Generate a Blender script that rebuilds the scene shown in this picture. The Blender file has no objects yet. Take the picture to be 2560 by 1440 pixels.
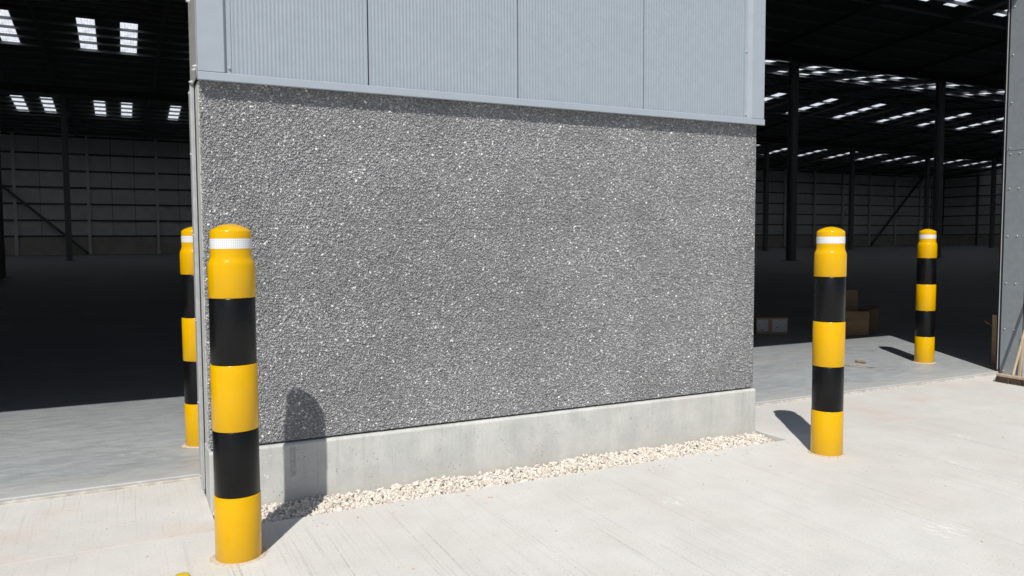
import bpy, math, random
import numpy as np
from mathutils import Matrix, Vector

random.seed(7)
rng = np.random.default_rng(11)
R = math.radians
scene = bpy.context.scene
col = scene.collection

# ------------------------------------------------------------------ camera
F_PX, YAW, PITCH, ROLL = 1950.77, 0.4616, 0.0610, 0.0049
fw = Vector((math.sin(YAW) * math.cos(PITCH), math.cos(YAW) * math.cos(PITCH), -math.sin(PITCH)))
r0 = Vector((math.cos(YAW), -math.sin(YAW), 0))
d0 = fw.cross(r0)
rt = math.cos(ROLL) * r0 + math.sin(ROLL) * d0
dn = -math.sin(ROLL) * r0 + math.cos(ROLL) * d0
cam_data = bpy.data.cameras.new("camera")
cam_data.sensor_width = 36.0
cam_data.lens = 36.0 * F_PX / 2560.0
cam_data.clip_end = 1000.0
cam_data.clip_start = 0.05
cam = bpy.data.objects.new("camera", cam_data)
cam.matrix_world = Matrix(((rt.x, -dn.x, -fw.x, -0.3906), (rt.y, -dn.y, -fw.y, -4.5561),
                           (rt.z, -dn.z, -fw.z, 1.5), (0, 0, 0, 1)))
col.objects.link(cam)
scene.camera = cam

# ------------------------------------------------------------------ sky, sun, exposure
SUN_EL, SUN_AZ = R(50.0), R(33.3)        # azimuth: light travels this far from +Y towards +X
world = bpy.data.worlds.new("World")
scene.world = world
world.use_nodes = True
wn = world.node_tree.nodes
bg = wn["Background"]
sky = wn.new("ShaderNodeTexSky")
sky.sky_type = 'NISHITA'
sky.sun_disc = False
sky.sun_elevation = SUN_EL
sky.sun_rotation = math.pi + SUN_AZ
sky.air_density = 1.0
sky.dust_density = 1.0
sky.ozone_density = 1.0
world.node_tree.links.new(sky.outputs[0], bg.inputs[0])
bg.inputs[1].default_value = 0.075
sun_data = bpy.data.lights.new("sun", 'SUN')
sun_data.energy = 4.6
sun_data.angle = R(0.53)
sun_data.color = (1.0, 0.955, 0.89)
sun = bpy.data.objects.new("sun", sun_data)
ldir = Vector((math.sin(SUN_AZ) * math.cos(SUN_EL), math.cos(SUN_AZ) * math.cos(SUN_EL), -math.sin(SUN_EL)))
sun.rotation_euler = ldir.to_track_quat('-Z', 'Y').to_euler()
sun.location = (-8, -12, 18)
col.objects.link(sun)
scene.view_settings.view_transform = 'Standard'
scene.view_settings.look = 'None'
scene.view_settings.gamma = 1.0
scene.view_settings.exposure = 0.0
scene.view_settings.use_curve_mapping = False


# ------------------------------------------------------------------ material helpers
class NT:
    def __init__(self, name):
        self.m = bpy.data.materials.new(name)
        self.m.use_nodes = True
        self.t = self.m.node_tree
        self.bsdf = self.t.nodes["Principled BSDF"]
        self.out = self.t.nodes["Material Output"]
        self._co = None

    def n(self, typ, ins=None, **props):
        nd = self.t.nodes.new(typ)
        for k, v in props.items():
            setattr(nd, k, v)
        for k, v in (ins or {}).items():
            self.put(nd.inputs[k], v)
        return nd

    def put(self, sock, v):
        if hasattr(v, 'is_output') or isinstance(v, bpy.types.NodeSocket):
            self.t.links.new(v, sock)
        else:
            if isinstance(v, (tuple, list)) and len(v) == 3 and sock.type == 'RGBA':
                v = (*v, 1.0)
            sock.default_value = v

    def co(self):
        if self._co is None:
            self._co = self.n("ShaderNodeTexCoord").outputs["Object"]
        return self._co

    def scaled(self, s, off=(0, 0, 0), rot=(0, 0, 0)):
        return self.n("ShaderNodeMapping", {"Vector": self.co(), "Scale": s, "Location": off, "Rotation": rot}).outputs[0]

    def noise(self, scale, detail=4.0, rough=0.55, vec=None, dist=0.0):
        return self.n("ShaderNodeTexNoise", {"Vector": vec or self.co(), "Scale": scale, "Detail": detail,
                                             "Roughness": rough, "Distortion": dist}).outputs[0]

    def vor(self, scale, vec=None, out="Distance", rnd=1.0):
        return self.n("ShaderNodeTexVoronoi", {"Vector": vec or self.co(), "Scale": scale, "Randomness": rnd}).outputs[out]

    def math(self, op, a, b=0.0, clamp=False):
        nd = self.n("ShaderNodeMath", operation=op, use_clamp=clamp)
        self.put(nd.inputs[0], a)
        self.put(nd.inputs[1], b)
        return nd.outputs[0]

    def ramp(self, f, lo, hi, a=0.0, b=1.0):
        nd = self.n("ShaderNodeMapRange", {"From Min": lo, "From Max": hi, "To Min": a, "To Max": b}, clamp=True)
        nd.interpolation_type = 'SMOOTHSTEP'
        self.put(nd.inputs["Value"], f)
        return nd.outputs[0]

    def mix(self, f, a, b, blend='MIX'):
        nd = self.n("ShaderNodeMix", data_type='RGBA', blend_type=blend)
        self.put(nd.inputs[0], f)
        self.put(nd.inputs[6], a)
        self.put(nd.inputs[7], b)
        return nd.outputs[2]

    def gain(self, c, v):       # colour times a scalar socket
        vm = self.n("ShaderNodeVectorMath", operation='SCALE')
        self.put(vm.inputs[0], c)
        self.put(vm.inputs["Scale"], v)
        return vm.outputs[0]

    def bump(self, h, strength=0.4, dist=0.004):
        nd = self.n("ShaderNodeBump", {"Strength": strength, "Distance": dist})
        self.put(nd.inputs["Height"], h)
        self.put(self.bsdf.inputs["Normal"], nd.outputs[0])

    def done(self, color, rough=0.6, metal=0.0, spec=0.5, **kw):
        b = self.bsdf
        self.put(b.inputs["Base Color"], color)
        self.put(b.inputs["Roughness"], rough)
        self.put(b.inputs["Metallic"], metal)
        self.put(b.inputs["Specular IOR Level"], spec)
        for k, v in kw.items():
            self.put(b.inputs[k], v)
        return self.m


def plain(name, c, rough=0.6, metal=0.0, spec=0.5, var=0.08, scale=6.0, rvar=0.1):
    t = NT(name)
    nz = t.noise(scale, 5)
    colr = t.gain(c, t.ramp(nz, 0.3, 0.7, 1 - var, 1 + var))
    return t.done(colr, t.ramp(nz, 0.3, 0.7, rough - rvar * .5, rough + rvar * .5), metal, spec)


def mat_yard(name, warm, band):
    """brushed concrete; brush strokes run along Y; smooth trowelled margin beside the joint at y=-0.31"""
    t = NT(name)
    co = t.co()
    sep = t.n("ShaderNodeSeparateXYZ", {0: co})
    big = t.noise(0.9, 4)
    mid = t.noise(4.5, 5, 0.6)
    fine = t.noise(70, 4, 0.7)
    c = t.mix(t.ramp(big, 0.35, 0.65), (0.555, 0.548, 0.522), (0.595, 0.59, 0.568))
    c = t.mix(t.math('MULTIPLY', t.ramp(t.noise(1.7, 5, 0.6, t.scaled((1, 1, 1), (3.1, 7.7, 0))), 0.46, 0.72), warm, True), c, (0.575, 0.52, 0.475))
    c = t.gain(c, t.ramp(mid, 0.3, 0.7, 0.965, 1.03))
    c = t.gain(c, t.ramp(fine, 0.3, 0.7, 0.94, 1.05))
    wob = t.n("ShaderNodeVectorMath", operation='ADD')
    nzv = t.n("ShaderNodeTexNoise", {"Vector": co, "Scale": 2.0, "Detail": 2.0}).outputs[1]
    sc = t.n("ShaderNodeVectorMath", operation='SCALE')
    t.put(sc.inputs[0], nzv)
    sc.inputs["Scale"].default_value = 0.018
    t.put(wob.inputs[0], co)
    t.put(wob.inputs[1], sc.outputs[0])
    wco = wob.outputs[0]

    def stretched(sx, sy):
        return t.n("ShaderNodeMapping", {"Vector": wco, "Scale": (sx, sy, 1)}).outputs[0]
    brush = t.noise(1.0, 3, 0.6, stretched(72, 0.9))
    heavy = t.noise(1.0, 2, 0.5, stretched(62, 0.40))
    clump = t.noise(1.0, 2, 0.5, stretched(3.0, 0.30))
    broken = t.noise(1.0, 4, 0.7, stretched(60, 28))
    area = t.ramp(clump, 0.42, 0.64)
    dist = t.math('ABSOLUTE', t.math('ADD', sep.outputs[1], 0.31))
    off = t.ramp(dist, 0.055, 0.085) if band else 1.0
    fine_lines = t.math('MULTIPLY', t.ramp(brush, 0.54, 0.68), t.ramp(clump, 0.3, 0.6, 0.35, 1.0))
    deep = t.math('MULTIPLY', t.math('MULTIPLY', t.ramp(heavy, 0.615, 0.675), area), t.ramp(broken, 0.38, 0.52))
    fine_lines = t.math('MULTIPLY', fine_lines, off)
    deep = t.math('MULTIPLY', deep, off)
    c = t.gain(c, t.math('SUBTRACT', 1.0, t.math('MULTIPLY', fine_lines, 0.10)))
    c = t.gain(c, t.math('SUBTRACT', 1.0, t.math('MULTIPLY', deep, 0.27)))
    # pale scuffs and splashes
    sm = t.noise(26, 5, 0.75, t.scaled((1, 0.5, 1), (1, 2, 0), (0, 0, 0.5)))
    sp = t.vor(1.15, t.scaled((1, 1, 1), (0.4, 0.2, 0)))
    spot = t.math('MULTIPLY', t.ramp(sp, 0.16, 0.07), t.ramp(sm, 0.50, 0.60))
    c = t.mix(t.math('MULTIPLY', spot, 0.5), c, (0.80, 0.79, 0.76))
    # pores and grit specks
    pv = t.vor(42)
    pr = t.noise(30, 1)
    pore = t.math('MULTIPLY', t.ramp(pv, 0.17, 0.09), t.ramp(pr, 0.55, 0.60))
    c = t.gain(c, t.math('SUBTRACT', 1.0, t.math('MULTIPLY', pore, 0.45)))
    h = t.math('ADD', t.math('MULTIPLY', brush, 0.35), t.math('MULTIPLY', fine, 0.25))
    h = t.math('MULTIPLY', h, off) if band else h
    h = t.math('SUBTRACT', h, t.math('ADD', deep, pore))
    t.bump(h, 0.30, 0.0015)
    return t.done(c, 0.85, 0, 0.3)


def mat_floor():
    t = NT("power trowelled floor")
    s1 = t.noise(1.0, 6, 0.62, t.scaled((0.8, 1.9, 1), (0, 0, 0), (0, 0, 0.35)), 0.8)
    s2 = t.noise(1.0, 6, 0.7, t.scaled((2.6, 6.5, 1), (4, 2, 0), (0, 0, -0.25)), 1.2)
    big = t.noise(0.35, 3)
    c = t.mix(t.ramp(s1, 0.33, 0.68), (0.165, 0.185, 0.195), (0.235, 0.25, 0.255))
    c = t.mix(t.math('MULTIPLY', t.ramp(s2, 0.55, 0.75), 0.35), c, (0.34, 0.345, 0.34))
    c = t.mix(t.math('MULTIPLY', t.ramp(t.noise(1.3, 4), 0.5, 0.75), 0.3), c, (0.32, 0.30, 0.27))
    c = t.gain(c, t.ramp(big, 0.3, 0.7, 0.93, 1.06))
    # trowel arcs and scratches
    wv = t.n("ShaderNodeTexWave", {"Vector": t.scaled((1, 1, 1), (2.3, -0.4, 0)), "Scale": 3.0, "Distortion": 2.5, "Detail": 3.0},
             wave_type='RINGS').outputs[1]
    c = t.gain(c, t.ramp(wv, 0.0, 1.0, 0.97, 1.03))
    sc = t.noise(1.0, 3, 0.6, t.scaled((3.0, 55, 1), (0, 0, 0), (0, 0, 0.22)))
    c = t.mix(t.math('MULTIPLY', t.ramp(sc, 0.68, 0.74), 0.55), c, (0.62, 0.62, 0.60))
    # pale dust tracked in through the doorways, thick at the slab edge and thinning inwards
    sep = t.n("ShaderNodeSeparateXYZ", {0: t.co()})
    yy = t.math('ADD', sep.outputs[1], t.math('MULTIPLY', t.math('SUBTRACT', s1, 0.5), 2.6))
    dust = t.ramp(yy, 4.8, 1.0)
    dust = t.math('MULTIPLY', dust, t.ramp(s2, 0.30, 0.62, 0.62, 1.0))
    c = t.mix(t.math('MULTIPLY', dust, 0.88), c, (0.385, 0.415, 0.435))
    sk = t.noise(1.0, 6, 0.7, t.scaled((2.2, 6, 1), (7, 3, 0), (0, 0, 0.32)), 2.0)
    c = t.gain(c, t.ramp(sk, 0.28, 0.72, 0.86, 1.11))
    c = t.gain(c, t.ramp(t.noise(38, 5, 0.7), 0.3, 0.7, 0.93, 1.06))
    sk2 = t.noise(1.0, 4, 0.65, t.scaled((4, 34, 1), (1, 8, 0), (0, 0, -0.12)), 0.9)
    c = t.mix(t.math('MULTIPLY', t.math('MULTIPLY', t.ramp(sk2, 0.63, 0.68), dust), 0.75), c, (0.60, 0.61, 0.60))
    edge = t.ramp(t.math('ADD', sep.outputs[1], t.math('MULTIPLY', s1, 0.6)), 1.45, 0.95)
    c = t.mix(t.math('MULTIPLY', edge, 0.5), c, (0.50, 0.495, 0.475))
    t.bump(s2, 0.12, 0.004)
    return t.done(c, t.ramp(s1, 0.3, 0.7, 0.42, 0.6), 0, 0.4)


def mat_upstand():
    t = NT("cast concrete")
    st = t.noise(1.0, 5, 0.65, t.scaled((26, 26, 1.1)))
    st2 = t.noise(1.0, 4, 0.6, t.scaled((7, 7, 0.9), (3, 1, 5)))
    mid = t.noise(5, 5, 0.6)
    c = t.mix(t.ramp(mid, 0.35, 0.68), (0.46, 0.47, 0.455), (0.54, 0.545, 0.525))
    sep = t.n("ShaderNodeSeparateXYZ", {0: t.co()})
    run = t.math('MULTIPLY', t.ramp(st, 0.52, 0.72), t.ramp(sep.outputs[2], 0.02, 0.32, 0.35, 1.0))
    c = t.gain(c, t.math('SUBTRACT', 1.0, t.math('MULTIPLY', run, 0.12)))
    c = t.gain(c, t.ramp(st2, 0.35, 0.7, 1.03, 0.955))
    stain = t.math('MULTIPLY', t.ramp(t.noise(2.6, 5, 0.7, t.scaled((1, 1, 0.6), (1, 5, 2))), 0.55, 0.75), 0.4)
    c = t.mix(stain, c, (0.44, 0.41, 0.35))
    st3 = t.noise(1.0, 4, 0.7, t.scaled((85, 85, 2.2), (9, 1, 5)))
    c = t.gain(c, t.math('SUBTRACT', 1.0, t.math('MULTIPLY', t.math('MULTIPLY', t.ramp(st3, 0.58, 0.68), t.ramp(t.noise(6, 4, 0.6), 0.42, 0.6)), 0.20)))
    c = t.gain(c, t.ramp(t.noise(60, 4, 0.7), 0.3, 0.7, 0.95, 1.04))
    # old paint smear near the left end
    mx_ = t.math('MULTIPLY', t.ramp(t.math('ABSOLUTE', t.math('SUBTRACT', sep.outputs[0], 0.452)), 0.021, 0.012), t.ramp(t.math('ABSOLUTE', t.math('SUBTRACT', sep.outputs[2], 0.225)), 0.095, 0.075))
    c = t.mix(t.math('MULTIPLY', mx_, t.ramp(t.noise(24, 6, 0.8), 0.30, 0.66, 0.0, 0.6)), c, (0.16, 0.17, 0.14))
    # pale paint flecks
    fl = t.math('MULTIPLY', t.ramp(t.vor(40, t.scaled((1, 1, 1), (2, 2, 2))), 0.24, 0.16), t.ramp(t.math('ABSOLUTE', t.math('SUBTRACT', sep.outputs[0], 0.30)), 0.11, 0.03))
    c = t.mix(t.math('MULTIPLY', t.math('MULTIPLY', fl, t.ramp(t.noise(22, 2), 0.50, 0.58)), 0.7), c, (0.75, 0.75, 0.73))
    # splashed mud line low down
    low = t.math('MULTIPLY', t.ramp(t.math('ADD', sep.outputs[2], t.math('MULTIPLY', mid, 0.12)), 0.15, 0.04), 0.35)
    c = t.mix(low, c, (0.55, 0.50, 0.43))
    v = t.vor(52)
    hole = t.math('MULTIPLY', t.ramp(v, 0.22, 0.12), t.ramp(t.noise(9, 2), 0.53, 0.60))
    c = t.gain(c, t.math('SUBTRACT', 1.0, t.math('MULTIPLY', hole, 0.55)))
    t.bump(t.math('SUBTRACT', t.math('MULTIPLY', t.noise(90, 4, .7), 0.4), hole), 0.5, 0.002)
    return t.done(c, 0.8, 0, 0.3)


def mat_pebble():
    t = NT("exposed aggregate stone")
    isl = t.n("ShaderNodeNewGeometry").outputs["Random Per Island"]
    cr = t.n("ShaderNodeValToRGB", {"Fac": isl})
    e = cr.color_ramp.elements
    e[0].position, e[0].color = 0.0, (0.190, 0.194, 0.205, 1)
    e[1].position, e[1].color = 0.962, (0.40, 0.405, 0.412, 1)
    for p, v in ((0.45, (0.270, 0.275, 0.286, 1)), (0.80, (0.335, 0.34, 0.35, 1)), (0.978, (0.56, 0.555, 0.54, 1)), (1.0, (0.78, 0.77, 0.74, 1))):
        k = e.new(p)
        k.color = v
    c = t.gain(cr.outputs[0], t.ramp(t.noise(1.3, 5, 0.6), 0.32, 0.68, 0.86, 1.12))
    c = t.gain(c, t.ramp(t.noise(240, 3), 0.3, 0.7, 0.88, 1.12))
    return t.done(c, 0.62, 0, 0.4)


def mat_gravel():
    t = NT("limestone chippings")
    isl = t.n("ShaderNodeNewGeometry").outputs["Random Per Island"]
    cr = t.n("ShaderNodeValToRGB", {"Fac": isl})
    e = cr.color_ramp.elements
    e[0].position, e[0].color = 0.0, (0.552, 0.501, 0.432, 1)
    e[1].position, e[1].color = 1.0, (0.36, 0.27, 0.20, 1)
    for p, v in ((0.4, (0.644, 0.598, 0.529, 1)), (0.75, (0.718, 0.685, 0.626, 1)), (0.93, (0.607, 0.57, 0.524, 1)), (0.975, (0.52, 0.45, 0.38, 1))):
        k = e.new(p)
        k.color = v
    c = t.gain(cr.outputs[0], t.ramp(t.noise(90, 4), 0.3, 0.7, 0.88, 1.08))
    t.bump(t.noise(160, 3), 0.3, 0.002)
    return t.done(c, 0.85, 0, 0.25)


def mat_paint(name, c, rough, coat=0.0, var=0.04, dirt=0.0, spec=0.35):
    t = NT(name)
    nz = t.noise(14, 5, 0.6)
    cc = t.gain(c, t.ramp(nz, 0.3, 0.7, 1 - var, 1 + var))
    if dirt:
        sep = t.n("ShaderNodeSeparateXYZ", {0: t.co()})
        d = t.math('MULTIPLY', t.ramp(t.math('ADD', sep.outputs[2], t.math('MULTIPLY', nz, 0.16)), 0.22, 0.05), dirt)
        cc = t.mix(d, cc, (0.50, 0.42, 0.30))
    t.bump(t.noise(420, 2), 0.05, 0.001)
    return t.done(cc, t.ramp(t.noise(7, 4), 0.3, 0.7, rough * .85, rough * 1.2), 0, spec, **({"Coat Weight": coat, "Coat Roughness": 0.15} if coat else {}))


def mat_tape():
    t = NT("retroreflective tape")
    sep = t.n("ShaderNodeSeparateXYZ", {0: t.co()})
    ang = t.math('ARCTAN2', sep.outputs[1], sep.outputs[0])
    u = t.math('MULTIPLY', ang, 30.0)
    v = t.math('MULTIPLY', sep.outputs[2], 330.0)
    cell = t.math('MULTIPLY', t.math('ABSOLUTE', t.math('SINE', u)), t.math('ABSOLUTE', t.math('SINE', v)))
    c = t.mix(t.ramp(cell, 0.05, 0.45), (0.50, 0.51, 0.53), (0.78, 0.79, 0.80))
    t.bump(cell, 0.25, 0.001)
    return t.done(c, 0.28, 0, 0.6)


def mat_wood(name, a, b):
    t = NT(name)
    g = t.noise(1.0, 4, 0.6, t.scaled((70, 70, 4)))
    c = t.mix(t.ramp(g, 0.35, 0.7), a, b)
    return t.done(c, 0.7, 0, 0.3)


def mat_rooflight():
    t = NT("translucent rooflight sheet")
    nz = t.noise(3, 3)
    c = t.gain((0.80, 0.84, 0.90), t.ramp(nz, 0.3, 0.7, 0.72, 1.1))
    tr = t.n("ShaderNodeBsdfTranslucent")
    t.put(tr.inputs["Color"], c)
    gl = t.n("ShaderNodeBsdfDiffuse")
    t.put(gl.inputs["Color"], (0.6, 0.62, 0.65, 1))
    mx = t.n("ShaderNodeMixShader", {0: 0.08})
    t.put(mx.inputs[1], tr.outputs[0])
    t.put(mx.inputs[2], gl.outputs[0])
    t.t.links.new(mx.outputs[0], t.out.inputs["Surface"])
    return t.m


def mat_label():
    t = NT("printed paper label")
    v = t.vor(9, t.scaled((1, 1, 1.6)))
    lines = t.n("ShaderNodeTexWave", {"Vector": t.co(), "Scale": 16.0}, bands_direction='Z').outputs[1]
    brk = t.noise(30, 2)
    ink = t.math('MULTIPLY', t.ramp(lines, 0.75, 0.9), t.ramp(brk, 0.45, 0.55))
    blot = t.ramp(v, 0.16, 0.10)
    c = t.mix(t.math('MAXIMUM', t.math('MULTIPLY', ink, 0.7), t.math('MULTIPLY', blot, 0.9)), (0.42, 0.42, 0.44), (0.05, 0.05, 0.06))
    return t.done(c, 0.6)


M = {
    'yard': mat_yard("brushed yard concrete", 0.35, True),
    'apron': mat_yard("brushed apron concrete", 1.15, True),
    'floor': mat_floor(),
    'upstand': mat_upstand(),
    'mortar': plain("grey mortar", (0.20, 0.20, 0.205), 0.9, 0, 0.2, 0.2, 60),
    'pebble': mat_pebble(),
    'gravel': mat_gravel(),
    'soil': plain("sandy sub base", (0.26, 0.21, 0.155), 0.95, 0, 0.2, 0.25, 30),
    'clad': mat_paint("coated cladding sheet", (0.292, 0.336, 0.382), 0.45, 0.0, 0.025),
    'trim': mat_paint("coated trim", (0.314, 0.355, 0.402), 0.45, 0.0, 0.02),
    'return': mat_paint("weathered return trim", (0.33, 0.33, 0.315), 0.55, 0.0, 0.08),
    'galv': plain("galvanised angle", (0.44, 0.455, 0.47), 0.5, 0.25, 0.5, 0.07, 20),
    'jamb': mat_paint("coated jamb sheet", (0.232, 0.258, 0.285), 0.45, 0.0, 0.06, 0.25),
    'seal': plain("black rubber seal", (0.012, 0.013, 0.018), 0.6),
    'bolt': plain("zinc bolt", (0.56, 0.57, 0.58), 0.4, 0.35),
    'yellow': mat_paint("yellow bollard plastic", (0.655, 0.368, 0.0), 0.18, 0.0, 0.02, 0.05),
    'black': mat_paint("black bollard plastic", (0.0045, 0.0045, 0.005), 0.30, 0.0, 0.1, 0.006, 0.26),
    'tape': mat_tape(),
    'colsteel': plain("column paint", (0.26, 0.265, 0.27), 0.5, 0, 0.4),
    'cardlit': plain("lit corrugated board", (0.43, 0.30, 0.19), 0.8, 0, 0.2, 0.06, 9),  # carton board lightened: bounce light painted into the colour of one shaded carton
    'steel': plain("painted frame steel", (0.13, 0.135, 0.14), 0.55, 0, 0.4),
    'post': plain("galvanised wall post", (0.86, 0.88, 0.88), 0.5, 0.0, 0.5),
    'liner': plain("liner sheet", (0.82, 0.82, 0.80), 0.55, 0, 0.4, 0.06, 0.8),
    'dado': plain("dado concrete", (0.56, 0.535, 0.48), 0.85, 0, 0.2, 0.1, 0.7),
    'roof': plain("roof underside", (0.10, 0.115, 0.11), 0.6, 0, 0.3, 0.08, 1.5),
    'purlin': plain("galvanised purlin", (0.34, 0.36, 0.36), 0.5, 0, 0.4, 0.06, 2.0),
    'rooflight': mat_rooflight(),
    'card': plain("corrugated board", (0.28, 0.19, 0.12), 0.8, 0, 0.2, 0.06, 9),
    'label': mat_label(),
    'oldwood': mat_wood("stained trowel handle", (0.17, 0.10, 0.065), (0.27, 0.17, 0.12)),
    'wood': mat_wood("weathered ash handle", (0.36, 0.28, 0.20), (0.50, 0.41, 0.31)),
    'bristle': plain("broom bristle", (0.075, 0.058, 0.045), 0.9, 0, 0.2, 0.35, 120),
    'blade': plain("worn steel blade", (0.55, 0.52, 0.46), 0.35, 0.6, 0.5, 0.12, 30),
    'edge': plain("slab edge concrete", (0.46, 0.435, 0.39), 0.95, 0, 0.2, 0.2, 18),
    'collar': plain("bedding mortar", (0.50, 0.43, 0.345), 0.95, 0, 0.2, 0.15, 60),
    'cap': plain("yellow plastic cap", (0.62, 0.46, 0.03), 0.4),
}


# ------------------------------------------------------------------ mesh helpers
class MB:
    def __init__(self):
        self.v, self.f = [], []

    def add(self, vs, fs):
        o = len(self.v)
        self.v += [tuple(p) for p in vs]
        self.f += [tuple(i + o for i in f) for f in fs]
        return self

    def box(self, x0, x1, y0, y1, z0, z1, bev=0.0):
        if bev <= 0:
            return self.add([(x0, y0, z0), (x1, y0, z0), (x1, y1, z0), (x0, y1, z0), (x0, y0, z1), (x1, y0, z1), (x1, y1, z1), (x0, y1, z1)],
                            [(3, 2, 1, 0), (4, 5, 6, 7), (0, 1, 5, 4), (1, 2, 6, 5), (2, 3, 7, 6), (3, 0, 4, 7)])
        b = bev
        vs, fs = [], []
        X, Y, Z = (x0, x1), (y0, y1), (z0, z1)
        idx = {}
        for i in (0, 1):
            for j in (0, 1):
                for k in (0, 1):
                    sx, sy, sz = (1 if i == 0 else -1), (1 if j == 0 else -1), (1 if k == 0 else -1)
                    for a in range(3):
                        p = [X[i] + sx * b, Y[j] + sy * b, Z[k] + sz * b]
                        p[a] = (X[i], Y[j], Z[k])[a]
                        idx[i, j, k, a] = len(vs)
                        vs.append(p)
        for s in (0, 1):
            q = [idx[s, 0, 0, 0], idx[s, 1, 0, 0], idx[s, 1, 1, 0], idx[s, 0, 1, 0]]
            fs.append(q if s else q[::-1])
            q = [idx[0, s, 0, 1], idx[0, s, 1, 1], idx[1, s, 1, 1], idx[1, s, 0, 1]]
            fs.append(q if s else q[::-1])
            q = [idx[0, 0, s, 2], idx[1, 0, s, 2], idx[1, 1, s, 2], idx[0, 1, s, 2]]
            fs.append(q if s else q[::-1])
        for i in (0, 1):
            for j in (0, 1):
                fs.append([idx[i, j, 0, 0], idx[i, j, 0, 1], idx[i, j, 1, 1], idx[i, j, 1, 0]])
                fs.append([idx[i, 0, j, 0], idx[i, 0, j, 2], idx[i, 1, j, 2], idx[i, 1, j, 0]])
                fs.append([idx[0, i, j, 1], idx[0, i, j, 2], idx[1, i, j, 2], idx[1, i, j, 1]])
                for k in (0, 1):
                    fs.append([idx[i, j, k, 0], idx[i, j, k, 1], idx[i, j, k, 2]])
        return self.add(vs, fs)

    def prism(self, prof, axis, a0, a1):
        """extrude a closed profile of 2D points along an axis ('x','y','z')"""
        n = len(prof)
        def P(p, a):
            return {'x': (a, p[0], p[1]), 'y': (p[0], a, p[1]), 'z': (p[0], p[1], a)}[axis]
        vs = [P(p, a0) for p in prof] + [P(p, a1) for p in prof]
        fs = [(i, (i + 1) % n, n + (i + 1) % n, n + i) for i in range(n)] + [tuple(range(n))[::-1], tuple(range(n, 2 * n))]
        return self.add(vs, fs)

    def sheet(self, prof, axis, a0, a1):
        n = len(prof)
        def P(p, a):
            return {'x': (a, p[0], p[1]), 'y': (p[0], a, p[1]), 'z': (p[0], p[1], a)}[axis]
        vs = [P(p, a0) for p in prof] + [P(p, a1) for p in prof]
        return self.add(vs, [(i, i + 1, n + i + 1, n + i) for i in range(n - 1)])

    def lathe(self, prof, seg=48, c=(0, 0, 0), cap=True):
        vs, fs = [], []
        for r, z in prof:
            for s in range(seg):
                a = 2 * math.pi * s / seg
                vs.append((c[0] + r * math.cos(a), c[1] + r * math.sin(a), c[2] + z))
        for k in range(len(prof) - 1):
            for s in range(seg):
                t = (s + 1) % seg
                fs.append((k * seg + s, k * seg + t, (k + 1) * seg + t, (k + 1) * seg + s))
        if cap:
            fs.append(tuple(range(seg))[::-1])
            fs.append(tuple((len(prof) - 1) * seg + s for s in range(seg)))
        return self.add(vs, fs)

    def bar(self, p, q, w, h=None, seg=4):
        """a beam (seg=4) or tube from p to q"""
        p, q = Vector(p), Vector(q)
        d = (q - p).normalized()
        up = Vector((0, 0, 1)) if abs(d.z) < .95 else Vector((0, 1, 0))
        s = d.cross(up).normalized()
        u = s.cross(d)
        h = h or w
        vs = []
        for e in (p, q):
            for i in range(seg):
                a = 2 * math.pi * (i + .5) / seg
                k = math.sqrt(2) if seg == 4 else 1
                vs.append(e + s * (math.cos(a) * w / 2 * k) + u * (math.sin(a) * h / 2 * k))
        fs = [(i, (i + 1) % seg, seg + (i + 1) % seg, seg + i) for i in range(seg)] + [tuple(range(seg))[::-1], tuple(range(seg, 2 * seg))]
        return self.add(vs, fs)

    def mesh(self, name, mat, smooth=False):
        me = bpy.data.meshes.new(name)
        me.from_pydata(self.v, [], self.f)
        me.materials.append(mat)
        if smooth:
            me.polygons.foreach_set("use_smooth", [True] * len(me.polygons))
            me.set_sharp_from_angle(angle=R(40))
        me.update()
        return me

    def build(self, name, mat, parent=None, smooth=False):
        return link(name, self.mesh(name, mat, smooth), parent)


def link(name, data, parent=None, loc=None):
    o = bpy.data.objects.new(name, data)
    col.objects.link(o)
    if parent is not None:
        o.parent = parent
    if loc is not None:
        o.location = loc
    return o


def tag(o, label=None, cat=None, group=None, kind=None):
    for k, v in (("label", label), ("category", cat), ("group", group), ("kind", kind)):
        if v:
            o[k] = v
    return o


def empty(name, loc, label, cat, group=None, rz=0.0):
    o = link(name, None, None, loc)
    o.rotation_euler = (0, 0, rz)
    o.empty_display_size = 0.2
    return tag(o, label, cat, group)


def fast_mesh(name, verts, tris, mat, smooth=True):
    me = bpy.data.meshes.new(name)
    nv, nf = len(verts), len(tris)
    me.vertices.add(nv)
    me.vertices.foreach_set("co", np.ascontiguousarray(verts, dtype=np.float32).ravel())
    me.loops.add(nf * 3)
    me.loops.foreach_set("vertex_index", np.ascontiguousarray(tris, dtype=np.int32).ravel())
    me.polygons.add(nf)
    me.polygons.foreach_set("loop_start", np.arange(0, nf * 3, 3, dtype=np.int32))
    me.polygons.foreach_set("use_smooth", np.full(nf, smooth))
    me.materials.append(mat)
    me.update(calc_edges=True)
    me.validate()
    return me


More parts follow.
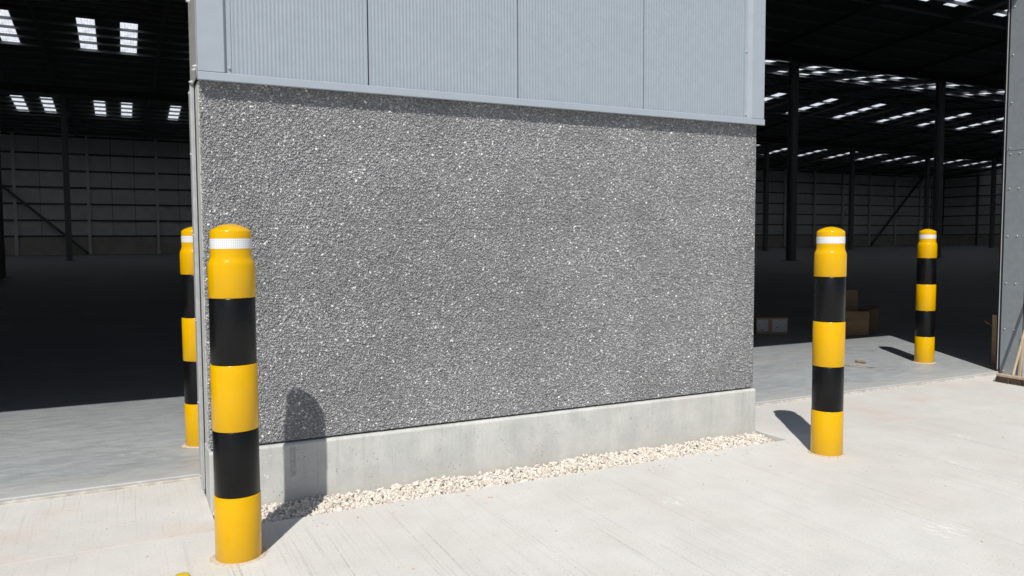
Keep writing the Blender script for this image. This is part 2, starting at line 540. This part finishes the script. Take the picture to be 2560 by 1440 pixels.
def ico(sub):
    p = (1 + 5 ** .5) / 2
    v = [(-1, p, 0), (1, p, 0), (-1, -p, 0), (1, -p, 0), (0, -1, p), (0, 1, p), (0, -1, -p), (0, 1, -p), (p, 0, -1), (p, 0, 1), (-p, 0, -1), (-p, 0, 1)]
    f = [(0, 11, 5), (0, 5, 1), (0, 1, 7), (0, 7, 10), (0, 10, 11), (1, 5, 9), (5, 11, 4), (11, 10, 2), (10, 7, 6), (7, 1, 8),
         (3, 9, 4), (3, 4, 2), (3, 2, 6), (3, 6, 8), (3, 8, 9), (4, 9, 5), (2, 4, 11), (6, 2, 10), (8, 6, 7), (9, 8, 1)]
    v = [Vector(a).normalized() for a in v]
    for _ in range(sub):
        cache, nf = {}, []
        def midp(a, b):
            k = (min(a, b), max(a, b))
            if k not in cache:
                v.append(((v[a] + v[b]) / 2).normalized())
                cache[k] = len(v) - 1
            return cache[k]
        for a, b, c in f:
            x, y, z = midp(a, b), midp(b, c), midp(c, a)
            nf += [(a, x, z), (b, y, x), (c, z, y), (x, y, z)]
        f = nf
    return np.array(v), np.array(f)


def rand_rot(n, tilt=math.pi):
    q = rng.normal(size=(n, 4))
    q /= np.linalg.norm(q, axis=1)[:, None]
    w, x, y, z = q.T
    return np.stack([1 - 2 * (y * y + z * z), 2 * (x * y - z * w), 2 * (x * z + y * w),
                     2 * (x * y + z * w), 1 - 2 * (x * x + z * z), 2 * (y * z - x * w),
                     2 * (x * z - y * w), 2 * (y * z + x * w), 1 - 2 * (x * x + y * y)], 1).reshape(n, 3, 3)


def stones(name, pos, axes, mat, sub=0, rough=0.18, rot=None, smooth=True):
    bv, bf = ico(sub)
    n = len(pos)
    rot = rand_rot(n) if rot is None else rot
    nvar = 24
    var = 1 + rough * rng.normal(size=(nvar, len(bv)))
    pick = rng.integers(0, nvar, n)
    L = bv[None] * var[pick][:, :, None] * axes[:, None, :]
    W = np.einsum('nij,nkj->nki', rot, L) + pos[:, None, :]
    F = bf[None] + (np.arange(n) * len(bv))[:, None, None]
    return fast_mesh(name, W.reshape(-1, 3), F.reshape(-1, 3), mat, smooth)


# ------------------------------------------------------------------ setting: yard, aprons, gravel pit, floor
JY = -0.31          # the joint in front of the wall
DOOR_X = 8.22       # right side of the right-hand doorway


def slab(name, x0, x1, y0, y1, mat, z=0.0, t=0.15, bev=0.006):
    o = MB().box(x0, x1, y0, y1, z - t, z, bev).build(name, mat)
    return tag(o, kind="structure")


slab("yard", -70, 90, -90, JY - 0.0008, M['yard'], bev=0.0012)
slab("apron_left", -70, 0.004, JY + 0.0008, 0.682, M['apron'], bev=0.0012)
slab("apron_right", 4.012, 90, JY + 0.0008, 0.682, M['apron'], bev=0.0012)
tag(MB().box(-70, 90, -90, 0.9, -0.4, -0.16).build("ground", M['soil']), kind="structure")
tag(MB().box(-70, 90, 0.682, 0.704, -0.15, 0.013, 0.004).build("slab_edge", M['edge']), kind="structure")
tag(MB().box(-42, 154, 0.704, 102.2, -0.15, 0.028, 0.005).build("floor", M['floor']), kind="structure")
tag(MB().box(0.004, 4.012, JY, 0.0, -0.16, -0.055).build("gravel_pit", M['soil']), kind="structure")

# gravel: three layers, heaped a little against the wall and thinning at the right-hand end
gp, ga = [], []
for layer, cnt in ((0, 2600), (1, 4200), (2, 3800)):
    x = rng.uniform(0.012, 3.985, cnt)
    y = rng.uniform(JY + 0.012, -0.010, cnt)
    hz = -0.042 + layer * 0.011
    k = (y - JY) / 0.31
    z = hz - 0.004 + 0.020 * k + 0.004 * np.sin(x * 5.1 + 1) + 0.004 * np.sin(x * 11.3) + rng.normal(0, 0.004, cnt)
    z -= 0.026 * np.clip((x - 3.5) / 0.5, 0, 1) * (1.2 - k)
    r = np.clip(rng.lognormal(math.log(0.0080), 0.36, cnt), 0.0035, 0.016)
    gp.append(np.stack([x, y, z], 1))
    ga.append(np.stack([r * rng.uniform(1.0, 1.45, cnt), r * rng.uniform(.8, 1.1, cnt), r * rng.uniform(.55, .9, cnt)], 1))
gp, ga = np.concatenate(gp), np.concatenate(ga)
gp[:, 1] = np.minimum(gp[:, 1], -0.004 - ga[:, 0] * .8)
gp[:, 1] = np.maximum(gp[:, 1], JY + 0.004 + ga[:, 0] * .8)
tag(link("gravel", stones("gravel", gp, ga, M['gravel'], 1, 0.13, smooth=False)), "cream limestone gravel filling the strip at the wall foot", "gravel", kind="stuff")


# ------------------------------------------------------------------ the wall between the two doorways
WX = 4.0
UP = 0.334            # top of the cast upstand
FL0, FL1 = 2.363, 2.409
pier = empty("pier_wall", (2.0, 0.13, 0), "dark pebble-faced wall with pale concrete base and grey ribbed cladding between two doorways", "wall")


def pb(mb, name, mat, parent=pier, smooth=False):
    """build in world coordinates under a parent whose origin is elsewhere"""
    o = mb.build(name, mat, parent, smooth)
    o.matrix_parent_inverse = Matrix.Translation(-parent_world(parent))
    return o


def parent_world(p):
    v = Vector((0, 0, 0))
    while p is not None:
        if p.type == 'EMPTY':
            v += p.location
        p = p.parent
    return v if True else v


def sub(mb_or_mesh, name, mat, part, smooth=False):
    """sub-part in world coordinates under a part that was itself built in world coordinates"""
    me = mb_or_mesh.mesh(name, mat, smooth) if isinstance(mb_or_mesh, MB) else mb_or_mesh
    return link(name, me, part)


prof = [(0.0, -0.12), (0.0, UP - 0.012), (0.012, UP), (0.26, UP), (0.27, UP - 0.01), (0.27, -0.12)]
ups = pb(MB().prism(prof, 'x', 0.0, WX), "upstand", M['upstand'])
bw = ups.modifiers.new("edge", 'BEVEL')
bw.width, bw.segments, bw.limit_method = 0.006, 2, 'ANGLE'
# mortar face behind the stones, kept a finger back so that a dark recess line shows at its foot
agg = pb(MB().box(0.012, WX - 0.012, 0.0235, 0.1015, UP + 0.012, 2.415).box(0.03, WX - .03, .05, .0995, UP - .002, UP + .0125), "aggregate_panel", M['mortar'])


def hexgrid(w, h, s):
    pts = []
    ny = int(h / (s * .866))
    for j in range(ny):
        nx = int(w / s)
        xs = (np.arange(nx) + (.5 if j % 2 else 0)) * s
        pts.append(np.stack([xs, np.full(nx, (j + .5) * s * .866)], 1))
    p = np.concatenate(pts)
    return p + rng.normal(0, s * .16, p.shape)


g = hexgrid(WX - 0.02, 2.41 - UP - 0.016, 0.0110)
n1 = len(g)
p1 = np.stack([g[:, 0] + 0.012, np.full(n1, 0.0232) + rng.normal(0, 0.0012, n1), g[:, 1] + UP + 0.014], 1)
g2 = hexgrid(0.070, 2.41 - UP - 0.016, 0.0110)
n2 = len(g2)
p2 = np.stack([np.full(n2, 0.0125) + rng.normal(0, 0.0012, n2), 0.030 + g2[:, 0], g2[:, 1] + UP + 0.014], 1)
pos = np.concatenate([p1, p2])
pos[:, 2] = np.clip(pos[:, 2], UP + .016, 2.41)
n = len(pos)
r = np.clip(rng.lognormal(math.log(0.0060), 0.22, n), 0.004, 0.0098)
axes = np.stack([r * rng.uniform(1.0, 1.5, n), r * rng.uniform(.8, 1.0, n), r * rng.uniform(.65, .9, n)], 1)
peb = sub(stones("pebbles", pos, axes, M['pebble'], 0, 0.14), "pebbles", None, agg)
peb["kind"] = "stuff"

# ribbed cladding sheets, 22 mm micro-ribs pressed 1.6 mm deep
joints = [0.1465, 0.935, 1.921, 2.907, 3.850]
CY = -0.014


def rib_sheet(x0, x1):
    pr = []
    x0 += 0.004
    x1 -= 0.004
    pr.append((x0, CY + 0.016))
    pr.append((x0, CY + 0.003))
    pr.append((x0 + .003, CY))
    k = max(1, round((x1 - x0 - 0.02) / 0.0219))
    p = (x1 - x0 - 0.02) / k
    for i in range(k):
        a = x0 + 0.01 + i * p
        pr += [(a + p * .12, CY), (a + p * .30, CY + 0.0016), (a + p * .62, CY + 0.0016), (a + p * .80, CY)]
    pr += [(x1 - .003, CY), (x1, CY + .003), (x1, CY + 0.016)]
    return MB().sheet(pr, 'z', FL1 - 0.012, 4.80)


for a, b in zip(joints[:-1], joints[1:]):
    pb(rib_sheet(a, b), "cladding_panel", M['clad'])
pb(MB().box(0.02, WX - 0.02, CY + 0.018, 0.29, 2.42, 4.80), "cladding_backing", M['seal'])

# drip flashing: folded strip with a front face, a thin top return and a lip below
fp = [(CY + .012, FL1 + .002), (-0.0405, FL1), (-0.043, FL1 - .004), (-0.0445, FL0 + .004), (-0.041, FL0), (-0.005, FL0 + .005), (0.03, FL0 + .02), (0.03, FL1)]
pb(MB().prism(fp, 'x', -0.006, WX + 0.008), "drip_flashing", M['trim'])


def screw(x, y, z, axis):
    m = MB()
    pr = [(0.0085, 0.0), (0.0085, 0.0025), (0.0058, 0.003), (0.0055, 0.008), (0.0035, 0.0105)]
    m.lathe(pr, 12)
    out = []
    for (a, b, c) in m.v:
        out.append({'-y': (x + a, y - c, z + b), '-x': (x - c, y + b, z + a)}[axis])
    m.v = out
    return m


trimL = pb(MB().prism([(-0.004, 0.30), (-0.004, -0.039), (-0.001, -0.042), (0.128, -0.042), (0.131, -0.040), (0.1445, CY - .003), (0.1685, CY - .003), (0.1685, CY - .001), (0.142, CY - .001), (0.128, -0.037), (0.006, -0.037), (0.006, 0.30)], 'z', FL1 + 0.0025, 4.80),
           "corner_trim", M['trim'])
trimR = pb(MB().prism([(4.004, 0.30), (4.004, -0.039), (4.001, -0.042), (3.880, -0.042), (3.877, -0.040), (3.8545, CY - .003), (3.8280, CY - .003), (3.8280, CY - .001), (3.857, CY - .001), (3.880, -0.037), (3.994, -0.037), (3.994, 0.30)], 'z', FL1 + 0.0025, 4.80),
           "corner_trim", M['trim'])
sub(screw(0.157, CY - .003, 2.441, '-y'), "screw", M['bolt'], trimL, True)
for z in (2.438, 2.905, 3.372):
    sub(screw(3.840, CY - .003, z, '-y'), "screw", M['bolt'], trimR, True)

# left side of the wall: return trim above, galvanised door angle below, both bolted
ret = pb(MB().box(-0.008, -0.0045, 0.0, 0.43, FL0 + .03, 4.80), "return_trim", M['return'])
pb(MB().box(0.004, 0.20, 0.102, 0.271, UP + .001, FL0 + .02), "panel_edge", M['upstand'])
ang = pb(MB().box(-0.010, 0.0, 0.300, 0.56, 0.045, 2.40, 0.001).box(-0.022, -0.010, 0.300, 0.306, 0.045, 2.40).box(-0.010, 0.0, 0.34, 0.38, 0.02, 0.045), "door_angle", M['galv'])
pb(MB().box(0.001, 0.4, 0.272, 0.55, -0.1, 4.8), "steel_backing", M['seal'])


def bolt(y, z, x=-0.010):
    m = MB()
    m.lathe([(0.0125, 0), (0.0125, 0.003)], 16)
    m.lathe([(0.0085, 0.003), (0.0085, 0.011), (0.0070, 0.0125)], 6)
    m.lathe([(0.0045, 0.0125), (0.0045, 0.019)], 8)
    m.v = [(x - c, y + a, z + b) for a, b, c in m.v]
    return m


for y, z in ((0.33, 2.352), (0.33, 2.005), (0.33, 1.54), (0.33, 1.042), (0.33, 0.559), (0.33, 0.118), (0.40, 0.098)):
    sub(bolt(y, z), "bolt", M['bolt'], ang, True)
for y, z in ((0.32, 2.867), (0.03, 2.445), (0.06, 2.432), (0.29, 2.408)):
    sub(bolt(y, z, -0.008), "bolt", M['bolt'], ret, True)

# ------------------------------------------------------------------ right side of the right-hand doorway
jamb = empty("door_jamb", (DOOR_X, 0.5, 0), "grey riveted steel door jamb beside the leaning broom", "door jamb")
js = pb(MB().box(DOOR_X, DOOR_X + 0.004, 0.465, 0.690, 0.012, 2.437).box(DOOR_X - 0.002, DOOR_X + 0.003, 0.463, 0.6905, 2.441, 4.80), "jamb_sheet", M['jamb'], jamb)
pb(MB().box(DOOR_X + 0.002, DOOR_X + 0.006, 0.6915, 0.712, 0.03, 4.80), "rubber_seal", M['seal'], jamb)
pb(MB().box(DOOR_X - 0.010, DOOR_X + 0.05, 0.7125, 0.7155, 0.05, 4.80), "edge_angle", M['galv'], jamb)
pb(MB().box(DOOR_X + 0.010, DOOR_X + 0.40, 0.0, 0.463, -0.12, 4.80, 0.008), "concrete_return", M['upstand'], jamb)
pb(MB().box(DOOR_X + 0.0065, DOOR_X + 0.40, 0.466, 0.742, 0.0, 4.80), "steel_backing", M['seal'], jamb)
for i, z in enumerate((0.045, 0.507, 1.008, 1.522, 2.032, 2.405)):
    for y in (0.650, 0.550):
        sub(screw(DOOR_X, y, z, '-x'), "rivet", M['bolt'], js, True)
for z in (2.470, 2.952, 3.460, 3.966, 4.45):
    sub(screw(DOOR_X - .002, 0.656, z, '-x'), "rivet", M['bolt'], js, True)

# ------------------------------------------------------------------ the warehouse behind
LINTEL = 4.93
EAVE, SL = 14.3, 0.09
SPANS = [(0.30, 34.5), (34.5, 68.0), (68.0, 102.35)]
X0, X1 = -41.4, 153.7
wh = empty("warehouse", (56, 51, 0), "vast dark warehouse hall with rooflights, columns and panelled far wall", "warehouse")


def wp(mb, name, mat, smooth=False):
    return pb(mb, name, mat, wh, smooth)


# front of the building above and beside the doorways
wp(MB().box(X0, X1, 0.0, 0.30, LINTEL, 17.0), "front_wall", M['clad'])
wp(MB().box(X0, -4.22, 0.0, 0.30, -0.1, LINTEL - .002).box(DOOR_X + 0.402, X1, 0.0, 0.30, -0.1, LINTEL - .002), "front_wall", M['clad'])

LIGHTS = {0: [(None, None), (18.3, 25.8)], 1: [(38.0, 43.6), (52.2, 58.9)], 2: [(71.5, 77.1), (85.4, 92.2)]}
LX = sorted([0.4 + 7.16 * k for k in range(-5, 22)] + [-2.1 + 7.16 * k for k in range(-5, 22)])
LX = [x for x in LX if X0 + 2 < x < X1 - 2]
LW = 1.06
# only where the doorways show them
FA = [0.4 + 7.16 * k for k in range(-5, 22)]
FB = [-2.1 + 7.16 * k for k in range(-5, 22)]
ok = lambda x: X0 + 2 < x < X1 - 2
rows = {(0, 1): [x for x in LX if x > 30],
        (1, 0): [x for x in LX if x > 20],
        (1, 1): [x for x in LX if x < 12] + [x for x in FA if x > 40 and ok(x)],
        (2, 0): [x for x in LX if x < 16 or x > 50],
        (2, 1): [x for x in LX if x < 16] + [x for x in FA if x > 62 and ok(x)]}


def roof_z(y):
    for a, b in SPANS:
        if a <= y <= b:
            m = (a + b) / 2
            return EAVE + SL * ((y - a) if y < m else (b - y))
    return EAVE


def slope_box(mb, xa, xb, ya, yb, drop=0.0, t=0.08):
    za, zb = EAVE + SL * zf(ya), EAVE + SL * zf(yb)
    vs = [(xa, ya, za - drop), (xb, ya, za - drop), (xb, yb, zb - drop), (xa, yb, zb - drop),
          (xa, ya, za - drop + t), (xb, ya, za - drop + t), (xb, yb, zb - drop + t), (xa, yb, zb - drop + t)]
    mb.add(vs, [(3, 2, 1, 0), (4, 5, 6, 7), (0, 1, 5, 4), (1, 2, 6, 5), (2, 3, 7, 6), (3, 0, 4, 7)])


rl_mesh = {}
for si, (a, b) in enumerate(SPANS):
    mid = (a + b) / 2
    for half in (0, 1):
        ya, yb = (a, mid) if half == 0 else (mid, b)
        zf = (lambda y, a=a: y - a) if half == 0 else (lambda y, b=b: b - y)
        mb = MB()
        l0, l1 = LIGHTS[si][half]
        if l0 is None:
            slope_box(mb, X0, X1, ya, yb)
        else:
            slope_box(mb, X0, X1, ya, l0)
            slope_box(mb, X0, X1, l1, yb)
            x = X0
            for lx in rows[si, half]:
                slope_box(mb, x, lx - LW / 2, l0, l1)
                x = lx + LW / 2
            slope_box(mb, x, X1, l0, l1)
        roof = wp(mb, "roof_slope", M['roof'])
        if l0 is not None:
            # corrugated translucent sheets, alike ones share a mesh
            key = (si, half)
            pr = []
            kk = 6
            for i in range(kk):
                u = -LW / 2 + i * LW / kk
                w = LW / kk
                pr += [(u, 0.0), (u + w * .3, 0.014), (u + w * .6, 0.014), (u + w * .9, 0.0)]
            pr.append((LW / 2, 0.0))
            m2 = MB().sheet(pr, 'y', l0, l1)
            m2.v = [(p[0], p[1], EAVE + SL * zf(p[1]) + 0.02 + p[2]) for p in m2.v]
            me = m2.mesh("rooflight", M['rooflight'])
            for lx in rows[si, half]:
                link("rooflight", me, roof, (lx, 0, 0))
        # purlins
        npl = 10
        for i in range(npl):
            y = ya + (yb - ya) * (i + .5) / npl
            z = EAVE + SL * zf(y)
            sub(MB().box(X0, X1, y - 0.035, y + 0.035, z - 0.185, z - 0.005), "purlin", M['purlin'], roof)

# rafters on every column line and halfway between, columns and valley beams
for k in range(-6, 22):
    for x in (2.3 + 7.16 * k,):
        if not (X0 + 1 < x < X1 - 1):
            continue
        for si, (a, b) in enumerate(SPANS):
            mid = (a + b) / 2
            m = MB()
            for ya, yb in ((a, mid), (mid, b)):
                zf = (lambda y, a=a: y - a) if ya == a else (lambda y, b=b: b - y)
                for (w, d0, tt) in ((0.18, 0.211, 0.020), (0.014, 0.42, 0.208), (0.18, 0.441, 0.020)):
                    slope_box(m, x - w / 2, x + w / 2, ya, yb, d0, tt)
            wp(m, "rafter", M['steel'])


def i_section(x, y, z0, z1, w=0.34, d=0.42):
    m = MB()
    m.box(x - w / 2, x + w / 2, y - d / 2, y - d / 2 + .03, z0, z1)
    m.box(x - w / 2, x + w / 2, y + d / 2 - .03, y + d / 2, z0, z1)
    m.box(x - .012, x + .012, y - d / 2 + .031, y + d / 2 - .031, z0, z1)
    return m


for yv in (34.5, 68.0):
    wp(MB().box(X0, X1, yv - .15, yv + .15, EAVE - .95, EAVE - .92).box(X0, X1, yv - .01, yv + .01, EAVE - .919, EAVE - .37).box(X0, X1, yv - .15, yv + .15, EAVE - .369, EAVE - .34), "valley_beam", M['steel'])
    for k in range(0, 11):
        x = -5.1 + 15.1 * k if yv < 40 else -4.3 + 15.0 * k
        if x < X1 - 1:
            c = wp(i_section(x, yv, 0.06, EAVE - .96, 0.42, 0.52), "column", M['colsteel'])
            sub(MB().box(x - .4, x + .4, yv - .42, yv + .42, 0.028, 0.058), "base_plate", M['steel'], c)

# far wall
FY = 102.0
fwall = wp(MB().box(X0, X1, FY + .32, FY + .5, 0.02, 17), "far_wall", M['seal'])
sub(MB().box(X0, X1, FY + .12, FY + .319, 0.03, 2.15, 0.01), "dado", M['dado'], fwall)
pw = 2.5
sheet_me = MB().box(0.02, pw - 0.02, FY + .22, FY + .30, 2.16, 16.2).mesh("wall_sheet", M['liner'])
for k in range(0, 78):
    x = -3.9 - 37.5 + k * pw
    if x + pw < X1 and (x < 15 or x > 95):
        link("wall_sheet", sheet_me, fwall, (x, 0, 0))
sub(MB().box(13.7, 96.0, FY + .22, FY + .30, 2.16, 16.2), "wall_sheet", M['liner'], fwall)
for z in (2.15, 4.02, 5.95, 7.9, 9.85, 11.85, 13.9):
    sub(MB().box(X0, X1, FY + .05, FY + .219, z - .09 + .1, z + .09 + .1), "girt", M['roof'], fwall)
post_me = MB().box(-.16, .16, FY - .25, FY + .049, 0.03, 14.1).mesh("post", M['post'])
for k in range(-5, 22):
    x = -3.9 + 7.5 * k
    if X0 < x < X1 - 1:
        link("post", post_me, fwall, (x, 0, 0))
wp(MB().bar((-4.1, FY - .45, .15), (-19.0, FY - .45, 14.0), .3, .3), "brace", M['steel'])
wp(MB().bar((131.2, FY - .45, .15), (146.2, FY - .45, 14.0), .3, .3), "brace", M['steel'])

# side wall at the far right, end wall at the far left
swall = wp(MB().box(X1 + .02, X1 + .3, 0.3, FY + .5, 0.02, 17), "side_wall", M['seal'])
sub(MB().box(X1 - .25, X1 + .01, 0.8, FY + .1, 0.03, 2.15, .01), "dado", M['dado'], swall)
ssh = MB().box(X1 - .08, X1 + .01, 0.02, 2.48, 2.16, 16.2).mesh("wall_sheet", M['liner'])
for k in range(40):
    link("wall_sheet", ssh, swall, (0, FY - 2.5 * (k + 1), 0))
for z in (2.15, 4.02, 5.95, 7.9, 9.85, 11.85, 13.9):
    sub(MB().box(X1 - .27, X1 - .085, 0.8, FY, z + .01, z + .19), "girt", M['roof'], swall)
for k in range(1, 14):
    y = FY - 7.4 * k
    sub(MB().box(X1 - .6, X1 - .272, y - .16, y + .16, .03, 14.2), "post", M['steel'], swall)
ewall = wp(MB().box(X0 - .3, X0 - .002, 0.3, FY + .5, 0.02, 17), "end_wall", M['liner'])
# rainwater pipes beside the far column line
for dx in (0.0, 0.85, 1.35):
    wp(MB().bar((101.6 + dx, 68.5, .03), (101.6 + dx, 68.5, 9.5), .12, seg=10), "downpipe", M['steel'], True)


# ------------------------------------------------------------------ bollards
RB, RK, RN = 0.1060, 0.1035, 0.0925


def make_bollard(loc, label, seed):
    t = empty("bollard", loc, label, "bollard", "yellow and black bollards guarding the doorways")
    def band(z0, z1, rr, mat, name):
        e = 0.004
        pr = [(rr - .006, z0), (rr - e * .4, z0 + .0012), (rr, z0 + e), (rr, z1 - e), (rr - e * .4, z1 - .0012), (rr - .006, z1)]
        return MB().lathe(pr, 64).build(name, M[mat], t, True)
    band(0.0, 0.310, RB, 'yellow', "yellow_band")
    band(0.311, 0.619, RK, 'black', "black_band")
    band(0.620, 0.930, RB, 'yellow', "yellow_band")
    band(0.931, 1.239, RK, 'black', "black_band")
    pr = [(RB - .006, 1.240), (RB - .0016, 1.2412), (RB, 1.244), (RB, 1.388), (RB - .0012, 1.398), (RB - .0045, 1.408), (RB - .0085, 1.416), (RN + .0020, 1.426), (RN, 1.438), (RN, 1.462)]
    pr += [(RN, 1.468), (RN, 1.515), (RN, 1.545), (RN - .0015, 1.5505), (RN - .006, 1.5545), (RN * .80, 1.5635), (RN * .6, 1.5720), (RN * .4, 1.5785), (RN * .2, 1.5820), (RN * .05, 1.5830)]
    cap = MB().lathe(pr, 64).build("sleeve_cap", M['yellow'], t, True)
    MB().lathe([(RN - .001, 1.4680), (RN + .0010, 1.4682), (RN + .0010, 1.5148), (RN - .001, 1.515)], 64, cap=False).build("reflective_tape", M['tape'], cap, True)
    # ragged bedding mortar at the foot
    rr = random.Random(seed)
    ph = [rr.uniform(0, 6.28) for _ in range(4)]
    m = MB()
    seg = 48
    vs = []
    for s in range(seg):
        a = 2 * math.pi * s / seg
        w = 0.014 + 0.016 * (0.5 + 0.5 * math.sin(a * 2 + ph[0])) * (0.6 + 0.4 * math.sin(a * 5 + ph[1])) + 0.005 * rr.random()
        for r_, z_ in ((RB - .004, 0.006), (RB + w * .5, 0.0045 + .002 * rr.random()), (RB + w, -0.001)):
            vs.append((r_ * math.cos(a), r_ * math.sin(a), z_))
    fs = []
    for s in range(seg):
        q = (s + 1) % seg
        for k in (0, 1):
            fs.append((s * 3 + k, s * 3 + k + 1, q * 3 + k + 1, q * 3 + k))
    m.add(vs, fs).build("mortar_collar", M['collar'], t, True)
    return t


make_bollard((0.060, -0.7055, 0), "nearest and largest bollard, standing in front of the pebble wall's left end", 1)
make_bollard((3.983, -0.706, 0), "bollard on the pale yard just right of the gravel strip's end", 2)
make_bollard((0.075, 1.4907, 0.028), "bollard half hidden behind the wall's left edge, on the dark hall's floor", 3)
make_bollard((8.105, 1.515, 0.028), "smallest bollard, standing inside the right-hand doorway near the steel jamb", 4)


# ------------------------------------------------------------------ cartons
def make_carton(loc, rz, w, d, h, label, flaps=(), labels=(), board='card'):
    t = empty("carton", loc, label, "carton", rz=rz)
    k = 0.005
    m = MB()
    m.box(-w / 2, w / 2, -d / 2, -d / 2 + k, 0, h)
    m.box(-w / 2, w / 2, d / 2 - k, d / 2, 0, h)
    m.box(-w / 2, -w / 2 + k, -d / 2 + k + .0005, d / 2 - k - .0005, 0, h)
    m.box(w / 2 - k, w / 2, -d / 2 + k + .0005, d / 2 - k - .0005, 0, h)
    m.box(-w / 2 + k + .0005, w / 2 - k - .0005, -d / 2 + k + .0005, d / 2 - k - .0005, 0.002, 0.006)
    m.build("carton_body", M[board], t)
    for side, ang_, ln in flaps:      # hinge side, angle above outward horizontal, length
        c, s = math.cos(R(ang_)), math.sin(R(ang_))
        m = MB()
        if side in ('f', 'b'):
            sg = -1 if side == 'f' else 1
            y0 = sg * d / 2
            p = [(-w / 2 + .004, y0, h + .001), (w / 2 - .004, y0, h + .001), (w / 2 - .01, y0 + sg * c * ln, h + s * ln), (-w / 2 + .01, y0 + sg * c * ln, h + s * ln)]
            o = (0, -sg * s * k, c * k)
        else:
            sg = -1 if side == 'l' else 1
            x0 = sg * w / 2
            p = [(x0, -d / 2 + .004, h + .001), (x0, d / 2 - .004, h + .001), (x0 + sg * c * ln, d / 2 - .01, h + s * ln), (x0 + sg * c * ln, -d / 2 + .01, h + s * ln)]
            o = (-sg * s * k, 0, c * k)
        q = [(a[0] + o[0], a[1] + o[1], a[2] + o[2]) for a in p]
        m.add(p + q, [(3, 2, 1, 0), (4, 5, 6, 7), (0, 1, 5, 4), (1, 2, 6, 5), (2, 3, 7, 6), (3, 0, 4, 7)]).build("flap", M[board], t)
    for (x0, x1, z0, z1) in labels:
        MB().box(x0, x1, -d / 2 - .0015, -d / 2 - .0004, z0, z1).build("paper_label", M['label'], t)
    return t


FZ = 0.029
make_carton((8.68, 4.62, FZ), R(-24), 0.50, 0.36, 0.25, "low carton with white printed labels on the dark floor", [('f', 178, .17), ('b', 178, .17)],
            [(-.24, -.06, .04, .22), (0.0, .235, .03, .225)])
make_carton((9.60, 3.95, FZ), R(-30), 0.58, 0.44, 0.36, "open brown carton with a tall raised flap behind the right bollard", [('b', 88, .30), ('r', 20, .2), ('l', 60, .2), ('f', -60, .12)])
make_carton((10.22, 4.10, FZ), R(-22), 0.28, 0.36, 0.34, "dark narrow carton with one small white label beside the open carton", [('f', 176, .15), ('b', 176, .15)], [(-.12, -.02, .06, .24)])
make_carton((8.915, 0.955, FZ), R(7), 0.40, 0.31, 0.43, "tall brown carton with an upright flap, half hidden by the steel jamb", [('l', 78, .15), ('b', 35, .12), ('f', 85, .12)], board='cardlit')

# ------------------------------------------------------------------ finishing trowel on the floor
tr = empty("trowel", (7.14, 1.655, FZ), "steel finishing trowel with a wooden handle lying on the floor", "trowel", rz=R(-63))
MB().box(-.17, .17, -.06, .06, 0.0, 0.0022, 0.0005).build("blade", M['blade'], tr)
m = MB()
pts = [(-.03, 0, .004), (-.05, 0, .03), (-.045, 0, .055), (-.02, 0, .062)]
m.box(-.08, .10, -.010, .010, .0023, .008)
for a, b in zip(pts[:-1], pts[1:]):
    m.bar(a, b, .012, seg=8)
m.build("tang", M['blade'], tr)
h = MB().lathe([(.006, 0), (.0155, .004), (.017, .02), (.0150, .06), (.0175, .095), (.0165, .112), (.008, .118)], 16)
h.v = [(-.03 + c * .99, a, .062 + b - c * .07) for a, b, c in h.v]
h.build("handle", M['oldwood'], tr, True)

# ------------------------------------------------------------------ broom leaning on the jamb, timber lath beside it
br = empty("broom", (7.755, 0.275, 0.0), "worn yard broom with wooden handle leaning on the steel jamb", "broom", rz=R(-3))
MB().box(-.03, .03, -.155, .155, .058, .088, .006).build("broom_head", M['wood'], br)
bp, bax, brot = [], [], []
m = MB()
for i in range(9):
    for j in range(46):
        x = -.026 + .0065 * i + random.uniform(-.002, .002)
        y = -.150 + .300 * j / 45 + random.uniform(-.002, .002)
        sx = x * .55 + random.uniform(-.008, .008)
        m.bar((x, y, .06), (x + sx, y + random.uniform(-.008, .008) + (y * .10), random.uniform(.001, .006)), .0045, seg=3)
bs = m.build("bristles", M['bristle'], br)
bs["kind"] = "stuff"
MB().bar((0.0, 0.0, .07), (0.44, -.03, 1.44), .027, seg=14).build("handle", M['wood'], br, True)
tl = MB().box(-.010, .010, -.014, .014, 0, .44, .002).build("timber_lath", M['wood'])
tl.location = (8.195, 0.462, 0.001)
tl.rotation_euler = (R(1.0), R(2.6), 0)
tag(tl, "thin timber lath standing against the jamb behind the broom", "lath")

# ------------------------------------------------------------------ small loose things on the yard
pc = MB().lathe([(.034, 0), (.036, .004), (.035, .026), (.030, .034), (.018, .038), (.004, .039)], 32).build("plastic_cap", M['cap'], None, True)
pc.location = (-0.203, -0.903, 0.001)
tag(pc, "yellow plastic cap at the picture's bottom edge", "cap")
cnt = 90
gx = np.concatenate([rng.uniform(-1.2, 8, cnt), rng.uniform(0.1, 4.0, 36)])
gy = np.concatenate([rng.uniform(-2.6, 0.6, cnt), rng.uniform(-.52, -.36, 36)])
keep = ~((gx > -0.02) & (gx < 4.03) & (gy > JY - .01))
gx, gy = gx[keep], gy[keep]
r = np.clip(rng.lognormal(math.log(.0042), .4, len(gx)), .002, .010)
gpos = np.stack([gx, gy, r * .35], 1)
gax = np.stack([r * 1.4, r, r * .6], 1)
rz = rng.uniform(0, 6.28, len(gx))
rot = np.zeros((len(gx), 3, 3))
rot[:, 0, 0] = np.cos(rz); rot[:, 0, 1] = -np.sin(rz); rot[:, 1, 0] = np.sin(rz); rot[:, 1, 1] = np.cos(rz); rot[:, 2, 2] = 1
tag(link("grit", stones("grit", gpos, gax, M['collar'], 1, .15, rot, False)), "loose grit and stone crumbs scattered on the pale yard", "grit", kind="stuff")
